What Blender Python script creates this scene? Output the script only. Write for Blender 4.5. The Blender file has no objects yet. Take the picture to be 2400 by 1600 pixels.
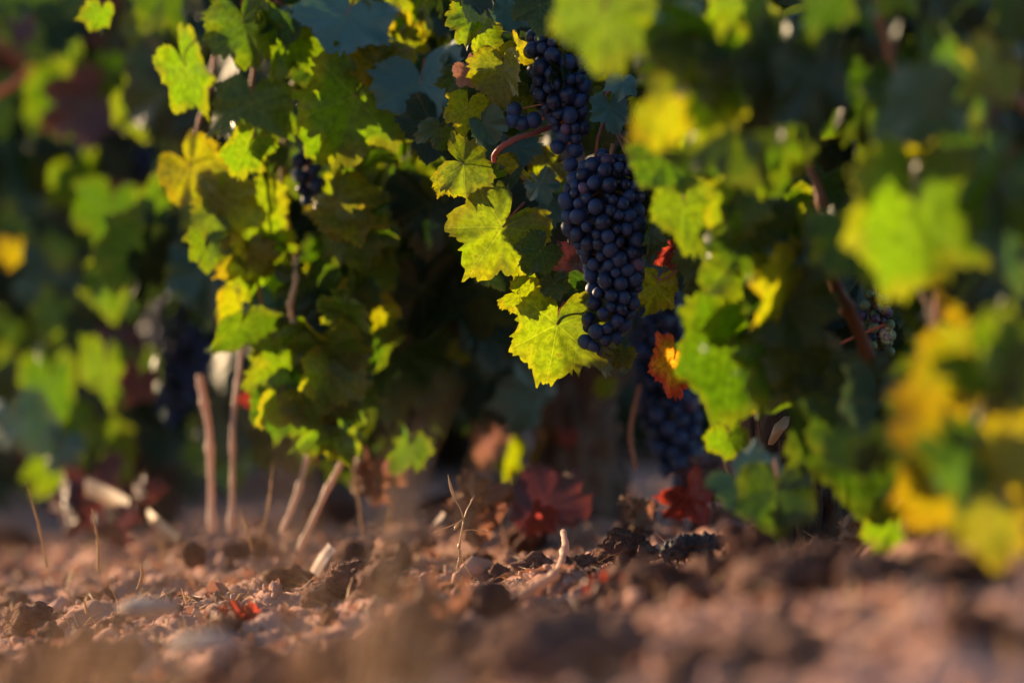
import bpy, math, random
import numpy as np
from mathutils import Vector, Matrix, Euler, noise

R = math.radians
rnd = random.Random(7)
scene = bpy.context.scene
COL = scene.collection

# ------------------------------------------------------------------ camera, sky, sun, exposure
CAM_Z = 0.17
LENS, FOCUS = 135.0, 2.70
cam_d = bpy.data.cameras.new('camera')
cam = bpy.data.objects.new('camera', cam_d); COL.objects.link(cam)
cam.location = (0, 0, CAM_Z); cam.rotation_euler = (R(90), 0, 0)
cam_d.lens = LENS; cam_d.sensor_width = 36; cam_d.clip_start = 0.05; cam_d.clip_end = 500
cam_d.dof.use_dof = True; cam_d.dof.focus_distance = FOCUS; cam_d.dof.aperture_fstop = 2.8
cam_d.dof.aperture_ratio = 1.15
scene.camera = cam

SUN_AZ, SUN_EL = R(51), R(14)          # azimuth: degrees to the left of the view axis, beyond the vines
world = bpy.data.worlds.new('World'); scene.world = world; world.use_nodes = True
wn = world.node_tree; bgn = wn.nodes['Background']
sky = wn.nodes.new('ShaderNodeTexSky'); sky.sky_type = 'NISHITA'; sky.sun_disc = False
sky.sun_elevation = SUN_EL; sky.sun_rotation = -SUN_AZ
sky.air_density = 1.0; sky.dust_density = 0.6; sky.ozone_density = 2.0
wn.links.new(sky.outputs[0], bgn.inputs[0]); bgn.inputs[1].default_value = 0.085

SUN_DIR = Vector((-math.sin(SUN_AZ) * math.cos(SUN_EL), math.cos(SUN_AZ) * math.cos(SUN_EL), math.sin(SUN_EL)))
sun_d = bpy.data.lights.new('sun', 'SUN'); sun_d.energy = 5.0; sun_d.angle = R(0.5); sun_d.color = (1.0, 0.70, 0.40)
sun = bpy.data.objects.new('sun', sun_d); COL.objects.link(sun)
sun.rotation_euler = SUN_DIR.to_track_quat('Z', 'Y').to_euler()

vs = scene.view_settings
vs.view_transform = 'Standard'; vs.look = 'None'; vs.gamma = 1; vs.exposure = 1.2; vs.use_curve_mapping = False
cy = scene.cycles
cy.max_bounces = 4; cy.diffuse_bounces = 2; cy.glossy_bounces = 1; cy.transmission_bounces = 3
cy.use_adaptive_sampling = True; cy.adaptive_threshold = 0.03
cy.use_denoising = True; cy.caustics_reflective = False; cy.caustics_refractive = False
cy.sample_clamp_indirect = 4.0

# ------------------------------------------------------------------ helpers
FPX = LENS / 36 * 2400
def P(px, py, d):
    """photo pixel (2400 wide) at depth d -> world point"""
    return Vector(((px - 1200) / FPX * d, d, CAM_Z + (800 - py) / FPX * d))
def M_(px, d): return px / FPX * d

def link(o, parent=None):
    COL.objects.link(o)
    if parent is not None: o.parent = parent
    return o
def mesh_obj(name, verts, faces, mat=None, parent=None, smooth=True, loc=None):
    me = bpy.data.meshes.new(name); me.from_pydata([tuple(v) for v in verts], [], faces)
    if smooth: me.polygons.foreach_set('use_smooth', [True] * len(me.polygons))
    if mat: me.materials.append(mat)
    o = bpy.data.objects.new(name, me)
    if loc is not None: o.location = loc
    return link(o, parent)
def tag(o, label=None, cat=None, group=None, kind=None):
    if label: o['label'] = label
    if cat: o['category'] = cat
    if group: o['group'] = group
    if kind: o['kind'] = kind
    return o
def empty(name, loc):
    o = bpy.data.objects.new(name, None); o.location = loc; o.empty_display_size = .02
    return link(o)
def setmat(o, mat):
    o.material_slots[0].link = 'OBJECT'; o.material_slots[0].material = mat

def smooth_path(pts, n):
    pts = [Vector(p) for p in pts]
    if len(pts) == 2: return [pts[0].lerp(pts[1], i / n) for i in range(n + 1)]
    ext = [pts[0] * 2 - pts[1]] + pts + [pts[-1] * 2 - pts[-2]]
    out = []; segs = len(pts) - 1
    for i in range(n + 1):
        u = i / n * segs; k = min(int(u), segs - 1); t = u - k
        a, b, c, e = ext[k:k + 4]
        out.append(0.5 * ((2 * b) + (c - a) * t + (2 * a - 5 * b + 4 * c - e) * t * t + (3 * b - a - 3 * c + e) * t ** 3))
    return out
def tube_geo(pts, radii, nseg=8, n=None, rough=0.0, seed=0, cap=True, ridge=0.0, nodes=0):
    n = n or max(6, len(pts) * 4)
    path = smooth_path(pts, n); V = []; F = []
    m = len(radii) - 1
    up = Vector((0.3, -0.9, 0.1)).normalized()
    for i, p in enumerate(path):
        t = (path[min(i + 1, n)] - path[max(i - 1, 0)]).normalized()
        a = t.cross(up)
        if a.length < 1e-4: a = t.cross(Vector((1, 0, 0)))
        a.normalize(); b = t.cross(a)
        u = i / n * m; k = min(int(u), m - 1) if m else 0
        r = radii[0] if m == 0 else radii[k] * (1 - (u - k)) + radii[k + 1] * (u - k)
        for j in range(nseg):
            an = 2 * math.pi * j / nseg
            rr = r
            if nodes: rr *= 1 + .45 * math.exp(-((((i / n * nodes + .3) % 1) - .5) / .07) ** 2)
            dirv = a * math.cos(an) + b * math.sin(an)
            if rough:
                rr *= 1 + rough * noise.noise(Vector((math.cos(an) * 2 + seed, math.sin(an) * 2, i * 0.35)))
            if ridge:
                q = an * 3.2 + 0.8 * noise.noise(Vector((seed, i * .12, an)))
                rr *= 1 + ridge * (abs(noise.noise(Vector((math.cos(an) * 5.5 + seed * 3, math.sin(an) * 5.5, i * 0.09)))) * 2 - .5) \
                    + ridge * .5 * noise.noise(Vector((math.cos(an) * 14, math.sin(an) * 14 + seed, i * .25)))
            V.append(p + dirv * rr)
    for i in range(n):
        for j in range(nseg):
            k = (j + 1) % nseg
            F.append((i * nseg + j, i * nseg + k, (i + 1) * nseg + k, (i + 1) * nseg + j))
    if cap:
        F.append(tuple(range(nseg - 1, -1, -1))); F.append(tuple(n * nseg + j for j in range(nseg)))
    return V, F
def tube(name, pts, radii, mat, parent=None, local=None, **kw):
    V, F = tube_geo(pts, radii, **kw)
    if local is not None: V = [v - local for v in V]
    return mesh_obj(name, V, F, mat, parent)

# ------------------------------------------------------------------ materials
class N:
    def __init__(s, name):
        s.m = bpy.data.materials.new(name); s.m.use_nodes = True; s.t = s.m.node_tree; s.t.nodes.clear()
    def node(s, kind, **props):
        n = s.t.nodes.new(kind)
        for k, v in props.items():
            if k.startswith('i_'):
                key = k[2:]; key = int(key) if key.isdigit() else key.replace('_', ' ')
                s.set(n.inputs[key], v)
            else: setattr(n, k, v)
        return n
    def set(s, sock, v):
        if isinstance(v, bpy.types.NodeSocket): s.t.links.new(v, sock)
        elif isinstance(v, tuple) and len(v) == 3 and sock.type == 'RGBA': sock.default_value = (*v, 1)
        else: sock.default_value = v
    def math(s, op, a, b=0.0, c=0.0, clamp=False):
        n = s.t.nodes.new('ShaderNodeMath'); n.operation = op; n.use_clamp = clamp
        s.set(n.inputs[0], a); s.set(n.inputs[1], b); s.set(n.inputs[2], c); return n.outputs[0]
    def mix(s, f, a, b, blend='MIX'):
        n = s.t.nodes.new('ShaderNodeMix'); n.data_type = 'RGBA'; n.blend_type = blend
        s.set(n.inputs[0], f); s.set(n.inputs[6], a); s.set(n.inputs[7], b); return n.outputs[2]
    def range(s, v, a, b, c=0.0, d=1.0):
        n = s.t.nodes.new('ShaderNodeMapRange'); n.interpolation_type = 'SMOOTHSTEP'
        for i, x in enumerate((v, a, b, c, d)): s.set(n.inputs[i], x)
        return n.outputs[0]
    def noise(s, vec, scale, detail=3, rough=.55):
        n = s.t.nodes.new('ShaderNodeTexNoise'); s.set(n.inputs['Vector'], vec)
        n.inputs['Scale'].default_value = scale; n.inputs['Detail'].default_value = detail; n.inputs['Roughness'].default_value = rough
        return n.outputs[0]
    def out(s, sh, disp=None):
        o = s.t.nodes.new('ShaderNodeOutputMaterial'); s.t.links.new(sh, o.inputs[0]); return s.m

def leaf_mat(name, surf, trans, surf2, trans2, edge_s, edge_t, edge_amt=.4, spot=.3, tr=.55, rough=.45, coat=.08):
    g = N(name)
    uv1 = g.node('ShaderNodeUVMap', uv_map='blade').outputs[0]
    uv2 = g.node('ShaderNodeUVMap', uv_map='vein').outputs[0]
    sep = g.node('ShaderNodeSeparateXYZ', i_0=uv2); t_, s_ = sep.outputs[0], sep.outputs[1]
    edge = g.node('ShaderNodeAttribute', attribute_name='edge').outputs['Fac']
    oi = g.node('ShaderNodeObjectInfo'); rv = oi.outputs['Random']
    off = g.node('ShaderNodeVectorMath', operation='ADD', i_0=uv1)
    cmb = g.node('ShaderNodeCombineXYZ', i_0=g.math('MULTIPLY', rv, 37.0), i_1=g.math('MULTIPLY', rv, 91.0))
    g.set(off.inputs[1], cmb.outputs[0]); co = off.outputs[0]
    sa = g.math('ABSOLUTE', s_)
    w = g.math('MULTIPLY_ADD', t_, -0.010, 0.016)
    main = g.range(g.math('DIVIDE', sa, w), 0.45, 1.3, 1.0, 0.0)
    ph = g.math('FRACT', g.math('MULTIPLY', g.math('SUBTRACT', t_, g.math('MULTIPLY', sa, 0.85)), 6.5))
    dist = g.math('ABSOLUTE', g.math('SUBTRACT', ph, 0.5))
    sec = g.range(dist, 0.0, 0.055, 1.0, 0.0)
    vor = g.node('ShaderNodeTexVoronoi', feature='DISTANCE_TO_EDGE', i_Vector=co, i_Scale=26.0).outputs[0]
    ret = g.range(vor, 0.0, 0.09, 1.0, 0.0)
    vein = g.math('MAXIMUM', main, g.math('MULTIPLY', sec, .6))
    vein2 = g.math('MAXIMUM', vein, g.math('MULTIPLY', ret, .22))
    nz = g.noise(co, 3.0, 2); nf = g.noise(co, 16.0, 2)
    var = g.range(g.math('MULTIPLY_ADD', nz, .9, g.math('MULTIPLY_ADD', rv, .7, -.35)), .2, .8)
    cs = g.mix(var, surf, surf2); ct = g.mix(var, trans, trans2)
    em = g.math('MULTIPLY', g.range(g.math('MULTIPLY_ADD', nz, .9, g.math('MULTIPLY', edge, .75)), 1.0 - .25 * edge_amt, 1.22), edge_amt)
    cs = g.mix(em, cs, edge_s); ct = g.mix(em, ct, edge_t)
    sp = g.math('MULTIPLY', g.range(nf, .62, .70), spot)
    cs = g.mix(sp, cs, (.06, .03, .012)); ct = g.mix(sp, ct, (.16, .07, .01))
    fine = g.range(nf, .34, .66, .66, 1.18)
    ct = g.mix(1.0, ct, fine, 'MULTIPLY')
    cs = g.mix(g.math('MULTIPLY', vein2, .45), cs, (.20, .22, .07))
    ct = g.mix(g.math('MULTIPLY', vein2, .5), ct, g.mix(1.0, ct, (1.7, 1.5, 6.0), 'MULTIPLY'))
    bump = g.node('ShaderNodeBump', i_Strength=.3, i_Distance=.003,
                  i_Height=g.math('MULTIPLY', vein, -1.0))
    pr = g.node('ShaderNodeBsdfPrincipled', i_Base_Color=cs, i_Roughness=rough, i_Normal=bump.outputs[0])
    pr.inputs['Specular IOR Level'].default_value = .5
    pr.inputs['Coat Weight'].default_value = coat; pr.inputs['Coat Roughness'].default_value = .18
    tl = g.node('ShaderNodeBsdfTranslucent', i_Color=ct, i_Normal=bump.outputs[0])
    mx = g.node('ShaderNodeMixShader', i_0=tr, i_1=pr.outputs[0], i_2=tl.outputs[0])
    return g.out(mx.outputs[0])

LM = {
 'green': leaf_mat('leaf_green', (.035, .068, .012), (.18, .36, .003), (.045, .08, .014), (.29, .42, .004), (.16, .085, .02), (.58, .36, .008), .30, .5, coat=.12),
 'mid': leaf_mat('leaf_mid_green', (.032, .065, .016), (.08, .19, .002), (.042, .075, .016), (.16, .27, .003), (.12, .09, .02), (.40, .33, .008), .22, .3, coat=.15),
 'deep': leaf_mat('leaf_painted_half_shade', (.020, .048, .022), (.035, .095, .003), (.030, .060, .026), (.07, .14, .004), (.08, .07, .02), (.2, .18, .01), .25, .2),  # leaf green darkened, part of the canopy shade painted into the colour
 'dark': leaf_mat('leaf_painted_shade', (.016, .040, .024), (.012, .035, .003), (.024, .052, .030), (.025, .055, .004), (.05, .05, .02), (.06, .05, .01), .25, .2, tr=.4),  # near-black leaf colour, full canopy shade painted in
 'blue': leaf_mat('leaf_sky_tinted', (.065, .16, .145), (.03, .08, .02), (.09, .20, .18), (.05, .11, .025), (.14, .15, .09), (.25, .2, .04), .2, .12, tr=.25, rough=.42, coat=.2),  # sky reflection on unlit leaves painted in as a teal surface colour
 'shine': leaf_mat('leaf_glossy_green', (.05, .10, .06), (.08, .14, .02), (.07, .13, .08), (.12, .2, .02), (.14, .15, .09), (.25, .2, .04), .2, .1, tr=.3, rough=.4, coat=.22),
 'yellow': leaf_mat('leaf_yellowing', (.11, .11, .012), (.33, .43, .003), (.13, .13, .014), (.46, .45, .003), (.20, .10, .02), (.66, .30, .008), .28, .4, coat=.1),
 'gold': leaf_mat('leaf_golden', (.12, .10, .012), (.40, .33, .002), (.10, .10, .012), (.26, .30, .002), (.18, .08, .015), (.55, .24, .006), .35, .45, coat=.1),
 'red': leaf_mat('leaf_red', (.15, .022, .018), (.50, .045, .022), (.11, .025, .025), (.38, .055, .03), (.20, .04, .03), (.75, .12, .04), .4, .3, tr=.5),
 'dark_red': leaf_mat('leaf_dark_red', (.12, .05, .058), (.13, .03, .03), (.095, .045, .06), (.10, .03, .035), (.19, .075, .06), (.32, .06, .04), .4, .2, tr=.25, rough=.55),
 'dry': leaf_mat('leaf_dry_brown', (.30, .17, .11), (.42, .19, .10), (.22, .115, .075), (.34, .14, .08), (.34, .21, .14), (.50, .26, .13), .5, .3, tr=.35, rough=.75, coat=0),
 'fire': leaf_mat('leaf_orange_red', (.24, .07, .02), (.90, .24, .02), (.24, .12, .02), (.92, .50, .01), (.2, .03, .02), (.90, .08, .04), .9, .2),
}

def simple_mat(name, a, b, scale=30, rough=.8, bump=.4, dist=.002, stretch=None, detail=5, trans=None, spec=.3):
    g = N(name)
    co = g.node('ShaderNodeTexCoord').outputs['Object']
    oi = g.node('ShaderNodeObjectInfo').outputs['Random']
    if stretch:
        mp = g.node('ShaderNodeMapping', i_0=co); mp.inputs['Scale'].default_value = stretch; co = mp.outputs[0]
    nz = g.noise(co, scale, min(detail, 4), .62)
    f = g.range(g.math('MULTIPLY_ADD', oi, .3, g.math('SUBTRACT', nz, .15)), .25, .75)
    c = g.mix(f, a, b)
    bp = g.node('ShaderNodeBump', i_Strength=bump, i_Distance=dist, i_Height=g.noise(co, scale * 3, 3, .7))
    pr = g.node('ShaderNodeBsdfPrincipled', i_Base_Color=c, i_Roughness=rough, i_Normal=bp.outputs[0])
    pr.inputs['Specular IOR Level'].default_value = spec
    if trans:
        tl = g.node('ShaderNodeBsdfTranslucent', i_Color=trans)
        return g.out(g.node('ShaderNodeMixShader', i_0=.35, i_1=pr.outputs[0], i_2=tl.outputs[0]).outputs[0])
    return g.out(pr.outputs[0])

M_SOIL = simple_mat('soil', (.33, .16, .12), (.55, .32, .25), 16, .95, .9, .004, detail=8, spec=.15)
M_CLOD = simple_mat('clod_earth', (.27, .13, .105), (.57, .335, .265), 2.2, .93, 1.0, .16, detail=8, spec=.2)
M_STONE = simple_mat('grey_stone', (.30, .27, .26), (.42, .38, .36), 25, .8, .5, .002)
M_BARK = simple_mat('vine_bark', (.035, .022, .017), (.15, .085, .055), 60, .85, 1.0, .004, stretch=(1, 1, .12), detail=8)
M_STRIP = simple_mat('bark_strip', (.16, .07, .04), (.34, .17, .10), 60, .75, .6, .002, stretch=(1, 1, .15), trans=(.4, .15, .06))
M_CANE = simple_mat('cane_bark', (.20, .085, .05), (.36, .165, .10), 50, .6, .5, .001, stretch=(1, 1, .2))
M_PET = simple_mat('petiole_skin', (.42, .13, .12), (.50, .22, .12), 20, .45, .2, .0006, trans=(.7, .2, .15))
M_PETG = simple_mat('green_petiole_skin', (.22, .24, .06), (.38, .20, .08), 20, .45, .2, .0006, trans=(.5, .45, .06))
M_STRAW = simple_mat('straw', (.50, .35, .21), (.70, .52, .33), 40, .38, .4, .0008, stretch=(1, 1, .1), trans=(.75, .5, .25), spec=.5)
M_DEAD = simple_mat('dead_stem', (.58, .42, .34), (.74, .57, .47), 40, .6, .4, .001, stretch=(1, 1, .1), trans=(.75, .5, .37), spec=.4)
M_GRASS = simple_mat('dry_grass', (.40, .27, .14), (.55, .38, .22), 30, .7, .2, .0006, trans=(.6, .38, .15))
M_CHAR = simple_mat('weathered_wood', (.03, .025, .03), (.13, .105, .115), 40, .7, 1.0, .004, detail=8)
M_RACHIS = simple_mat('bunch_stalk', (.28, .18, .07), (.40, .16, .10), 40, .5, .3, .0006)

def grape_mat(name, skin, bloom, amt=.6, sub=None):
    g = N(name)
    co = g.node('ShaderNodeTexCoord').outputs['Object']; rv = g.node('ShaderNodeObjectInfo').outputs['Random']
    v = g.node('ShaderNodeVectorMath', operation='ADD', i_0=co)
    g.set(v.inputs[1], g.node('ShaderNodeCombineXYZ', i_0=g.math('MULTIPLY', rv, 31.0), i_1=g.math('MULTIPLY', rv, 17.0)).outputs[0])
    nz = g.noise(v.outputs[0], 130, 4, .6); n2 = g.noise(v.outputs[0], 700, 3, .6)
    f = g.math('MULTIPLY', g.range(g.math('MULTIPLY_ADD', n2, .35, g.math('MULTIPLY_ADD', rv, .55, nz)), .5, 1.25), amt)
    c = g.mix(f, skin, bloom)
    pr = g.node('ShaderNodeBsdfPrincipled', i_Base_Color=c, i_Roughness=g.math('MULTIPLY_ADD', f, .35, .33))
    pr.inputs['Specular IOR Level'].default_value = .45
    pr.inputs['Sheen Weight'].default_value = .10; pr.inputs['Sheen Roughness'].default_value = .4
    pr.inputs['Sheen Tint'].default_value = (.6, .7, 1, 1)
    return g.out(pr.outputs[0])
G_BLUE = grape_mat('grape_blue_black', (.003, .008, .034), (.024, .056, .165), .75)
G_PURPLE = grape_mat('grape_purple', (.05, .018, .05), (.14, .10, .19), .6)
G_GREEN = grape_mat('grape_green', (.10, .15, .05), (.20, .26, .15), .6)

# ------------------------------------------------------------------ leaf blades (shared meshes)
def leaf_mesh(seed, fold=.25, droop=.2, wave=.06, curl=0.0, lo=False, sinus=1.0, crumple=0.0):
    r = random.Random(seed)
    j = lambda a: 1 + r.uniform(-a, a)
    half = []
    for side in (-1, 1):
        sd = sinus * j(.15)
        half.append([(0, 1.0), (12, .93 * j(.04)), (23, .82 * j(.05)), (31, (.80 - .13 * sd) * j(.05)), (42, .83 * j(.05)), (56, .94 * j(.05)), (72, .86 * j(.05)),
                     (87, (.78 - .09 * sd) * j(.05)), (103, .80 * j(.05)), (122, .82 * j(.06)), (144, .72 * j(.06)), (161, .56 * j(.08)), (172, .30), (180, .07)])
    NA = 60 if lo else 200
    nteeth = 15 if lo else 34
    rings = [.3, .7, 1.0] if lo else [.12, .28, .46, .64, .8, .91, 1.0]
    def rad(th):
        c = half[0] if th < 0 else half[1]; a = abs(th)
        for (a0, r0), (a1, r1) in zip(c, c[1:]):
            if a <= a1:
                t = (a - a0) / (a1 - a0); t = t * t * (3 - 2 * t); return r0 * (1 - t) + r1 * t
        return c[-1][1]
    ths = [-180 + 360 * (i + .5) / NA for i in range(NA)]
    ph = [r.uniform(0, 6.28) for _ in range(6)]
    veins = [0, -57 * j(.05), 57 * j(.05), -119 * j(.04), 119 * j(.04)]
    def tooth(th):
        u = abs(th) / 180 * nteeth / 2 + .35 * math.sin(th * .11 + ph[4]) + .25 * math.sin(th * .29 + ph[5]); f = u - math.floor(u)
        big = TT[(int(u) + (29 if th < 0 else 0)) % 58]
        return (f / .3 if f < .3 else (1 - f) / .7) * big
    TT = [r.choice((.25, .5, .8, 1.0, 1.5)) for _ in range(58)]
    V = [(0, 0, 0)]; E = [0.0]; XY = [(0, 0)]
    def lift(x, z, q, th):
        rr = math.hypot(x, z)
        y = fold * abs(x) ** 1.6 + droop * (z * abs(z)) * .6
        y += wave * rr ** 2 * (math.sin(R(th) * 5 + ph[0]) + .6 * math.sin(R(th) * 9 + ph[1]))
        y += .05 * rr * math.sin(R(th) * 2 + ph[2])
        dv = min(abs((th - a + 180) % 360 - 180) for a in veins)
        y -= .045 * math.sin(min(dv, 30) / 30 * math.pi / 2) * rr * math.sin(min(rr, 1) * math.pi * .75)
        y += curl * max(0, q - .55) ** 2 * 2.2
        y += .05 * noise.noise(Vector((x * 3 + seed, z * 3, 0))) + .016 * noise.noise(Vector((x * 9 + seed, z * 9, 3)))
        return y
    for q in rings:
        for th in ths:
            ro = rad(th)
            ro *= 1 + (.15 * tooth(th) - .05) * (q ** 5) * (1 if abs(th) < 165 else .2)
            x = math.sin(R(th)) * ro * q; z = -math.cos(R(th)) * ro * q
            V.append((x, lift(x, z, q, th), z)); E.append(q); XY.append((x, z))
    F = [(0, 1 + (i + 1) % NA, 1 + i) for i in range(NA - 1)]
    for k in range(len(rings) - 1):
        a, b = 1 + k * NA, 1 + (k + 1) * NA
        for i in range(NA - 1):
            F.append((a + i, a + i + 1, b + i + 1, b + i))
    if crumple:
        V = [tuple(Vector(v) + crumple * (noise.noise_vector(Vector(v) * 2.2 + Vector((seed, 0, 0))) + .5 * noise.noise_vector(Vector(v) * 5 + Vector((0, seed, 0))))) for v in V]
    me = bpy.data.meshes.new('leaf'); me.from_pydata(V, [], F)
    me.polygons.foreach_set('use_smooth', [True] * len(F))
    u1 = me.uv_layers.new(name='blade'); u2 = me.uv_layers.new(name='vein')
    at = me.attributes.new('edge', 'FLOAT', 'POINT'); at.data.foreach_set('value', E)
    for p in me.polygons:
        cx = sum(XY[v][0] for v in p.vertices) / len(p.vertices); cz = sum(XY[v][1] for v in p.vertices) / len(p.vertices)
        th = math.degrees(math.atan2(cx, -cz))
        a = min(veins, key=lambda a: abs((th - a + 180) % 360 - 180)); dx, dz = math.sin(R(a)), -math.cos(R(a))
        for li in p.loop_indices:
            x, z = XY[me.loops[li].vertex_index]
            u1.data[li].uv = (x * .5 + .5, z * .5 + .5); u2.data[li].uv = (x * dx + z * dz, x * dz - z * dx)
    me.materials.append(LM['green'])
    return me
FLAT = [leaf_mesh(11 + i, fold=rnd.uniform(-.45, .45), droop=rnd.uniform(-.5, .5), wave=rnd.uniform(.06, .12), sinus=rnd.uniform(.1, 1.1)) for i in range(10)]
CURLY = [leaf_mesh(51 + i, fold=rnd.choice((-1, 1)) * rnd.uniform(.45, .8), droop=rnd.uniform(-.5, .5), wave=rnd.uniform(.07, .13), curl=rnd.uniform(-.6, .6), sinus=rnd.uniform(.3, 1.3)) for i in range(8)]
DRYM = [leaf_mesh(81 + i, fold=rnd.uniform(.6, 1.1), droop=rnd.uniform(.5, 1.0), wave=.2, curl=rnd.uniform(.5, 1.5), sinus=.6, crumple=.42) for i in range(4)]
LOW = [leaf_mesh(101 + i, fold=rnd.uniform(-.4, .4), droop=rnd.uniform(-.4, .4), wave=.08, lo=True) for i in range(4)]

# ------------------------------------------------------------------ ground
def ground_z(x, y):
    z = .09 * max(-.6, min(.6, x)) - .004
    # the soil is banked up towards the vines on the near right
    z += .034 * math.exp(-((x - .28) / .18) ** 2 - ((y - 2.12) / .24) ** 2)
    z -= .004 * math.exp(-((x - .02) / .12) ** 2 - ((y - 2.3) / .25) ** 2)
    z -= .014 * math.exp(-((x + .25) / .2) ** 2 - ((y - 2.2) / .3) ** 2)
    z += .02 * math.exp(-((x + .05) / .35) ** 2 - ((y - 3.5) / .35) ** 2)
    return z
def ground_full(x, y):
    z = ground_z(x, y)
    z +=   .011 * noise.noise(Vector((x * 7, y * 7, 1.3))) + .010 * noise.noise(Vector((x * 18, y * 18, 4.1)))
    c = noise.voronoi(Vector((x * 30, y * 30, .5)))[0]
    z += .010 * max(0, .75 - c[0]) * (1 + noise.noise(Vector((x * 9, y * 9, 8))))
    z += .007 * noise.noise(Vector((x * 60, y * 60, 2.2))) + .0040 * noise.noise(Vector((x * 150, y * 150, 2.2)))
    return z
def axis(lo, hi, step, far, grow=1.22):
    a = list(np.arange(lo, hi + 1e-6, step)); s = step; v = lo; left = []
    while v > -far:
        s *= grow; v -= s; left.append(v)
    s = step; v = hi; right = []
    while v < far:
        s *= grow; v += s; right.append(v)
    return left[::-1] + a + right
gx = axis(-.55, .55, .005, 120); gy = axis(1.45, 4.2, .0075, 120)
GV = [(x, y, ground_full(x, y) if abs(x) < 4 and abs(y) < 12 else ground_z(x, y)) for y in gy for x in gx]
nx = len(gx)
GF = [(j * nx + i, j * nx + i + 1, (j + 1) * nx + i + 1, (j + 1) * nx + i) for j in range(len(gy) - 1) for i in range(nx - 1)]
ground = mesh_obj('ground', GV, GF, M_SOIL)
tag(ground, 'bare cloddy reddish brown vineyard soil', kind='structure')

def ico(sub):
    import bmesh
    bm = bmesh.new(); bmesh.ops.create_icosphere(bm, subdivisions=sub, radius=1)
    V = [v.co.copy() for v in bm.verts]; F = [tuple(v.index for v in f.verts) for f in bm.faces]; bm.free(); return V, F
IV, IF = ico(4); IV1, IF1 = ico(1); IV2, IF2 = ico(2)
def lump(seed, base=(IV, IF), amp=.35):
    s = Vector((seed * 3.7, seed * 1.3, 0)); out = []
    for v in base[0]:
        k = 1 + amp * 1.2 * noise.noise(v * 1.3 + s) + amp * .8 * noise.noise(v * 3.1 + s) + amp * .7 * abs(noise.noise(v * 5 + s)) - amp * .5 * abs(noise.noise(v * 11 + s)) + amp * .3 * noise.noise(v * 20 + s)
        c = noise.voronoi(v * 1.6 + s)[0]
        k += amp * .9 * (c[1] - c[0] - .3)
        out.append(v * k)
    return out, base[1]
CLODS = []
for i in range(9):
    V, F = lump(i + 1); me = bpy.data.meshes.new('clod'); me.from_pydata([tuple(v) for v in V], [], F)
    me.polygons.foreach_set('use_smooth', [True] * len(F)); me.materials.append(M_CLOD); CLODS.append(me)
def clod(x, y, r, mat=None, name='clod', sink=.35, parent=ground):
    o = bpy.data.objects.new(name, rnd.choice(CLODS)); link(o, parent)
    o.location = (x, y, ground_full(x, y) + r * (.6 - sink)); o.scale = (r * rnd.uniform(.7, 1.6), r * rnd.uniform(.7, 1.5), r * rnd.uniform(.45, .95))
    o.rotation_euler = (rnd.uniform(-.6, .6), rnd.uniform(-.6, .6), rnd.uniform(0, 6.28))
    if mat: setmat(o, mat)
    return o
for i in range(270):
    y = rnd.uniform(1.7, 3.9); hw = y / FPX * 1250
    x = rnd.uniform(-hw, hw)
    r = .0038 * math.exp(abs(rnd.gauss(0, .85)))
    if y < 2.4: r *= 1.25
    clod(x, y, min(r, .024))
for i in range(46):
    y = rnd.uniform(1.85, 2.75); x = rnd.uniform(-.12, y / FPX * 1250)
    clod(x, y, rnd.uniform(.009, .022), sink=.25)
for px, py, d, rp in [(1790, 1290, 2.18, 85), (1900, 1330, 2.14, 60), (1960, 1300, 2.55, 40), (2010, 1310, 2.5, 34), (2090, 1330, 2.2, 60), (1480, 1330, 2.5, 30),
                      (1640, 1370, 2.3, 40), (680, 1350, 2.85, 45), (740, 1390, 2.75, 30), (450, 1290, 3.0, 40), (1560, 1440, 2.15, 50), (1350, 1420, 2.3, 26),
                      (2250, 1420, 2.0, 60), (1830, 1480, 1.95, 55), (820, 1290, 3.05, 40), (930, 1300, 3.0, 36), (1120, 1320, 2.9, 30), (570, 1290, 3.15, 45)]:
    p = P(px, py, d); o = clod(p.x, p.y, M_(rp, d)); o.location.z = p.z - .2 * M_(rp, d)

def scatter_stuff(name, n, mat, fn, label):
    V = []; F = []
    for i in range(n):
        v, f = fn(i); b = len(V); V += v; F += [tuple(k + b for k in q) for q in f]
    o = mesh_obj(name, V, F, mat); return tag(o, label, 'soil' if 'crumb' in name else 'litter', kind='stuff')
CR = [lump(40 + i, (IV1, IF1), .4)[0] for i in range(6)]
def crumb(i):
    y = rnd.uniform(1.6, 4.0); hw = y / FPX * 1300; x = rnd.uniform(-hw, hw); r = .0010 * math.exp(abs(rnd.gauss(0, .7)))
    m = Matrix.Translation((x, y, ground_full(x, y) + r * .4)) @ Euler((rnd.random() * 6, rnd.random() * 6, rnd.random() * 6)).to_matrix().to_4x4() @ Matrix.Diagonal((r, r * 1.2, r * .8, 1))
    return [m @ v for v in CR[i % 6]], IF1
scatter_stuff('soil_crumbs', 9000, M_SOIL, crumb, 'fine crumbs of reddish brown earth strewn over the soil')
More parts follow.
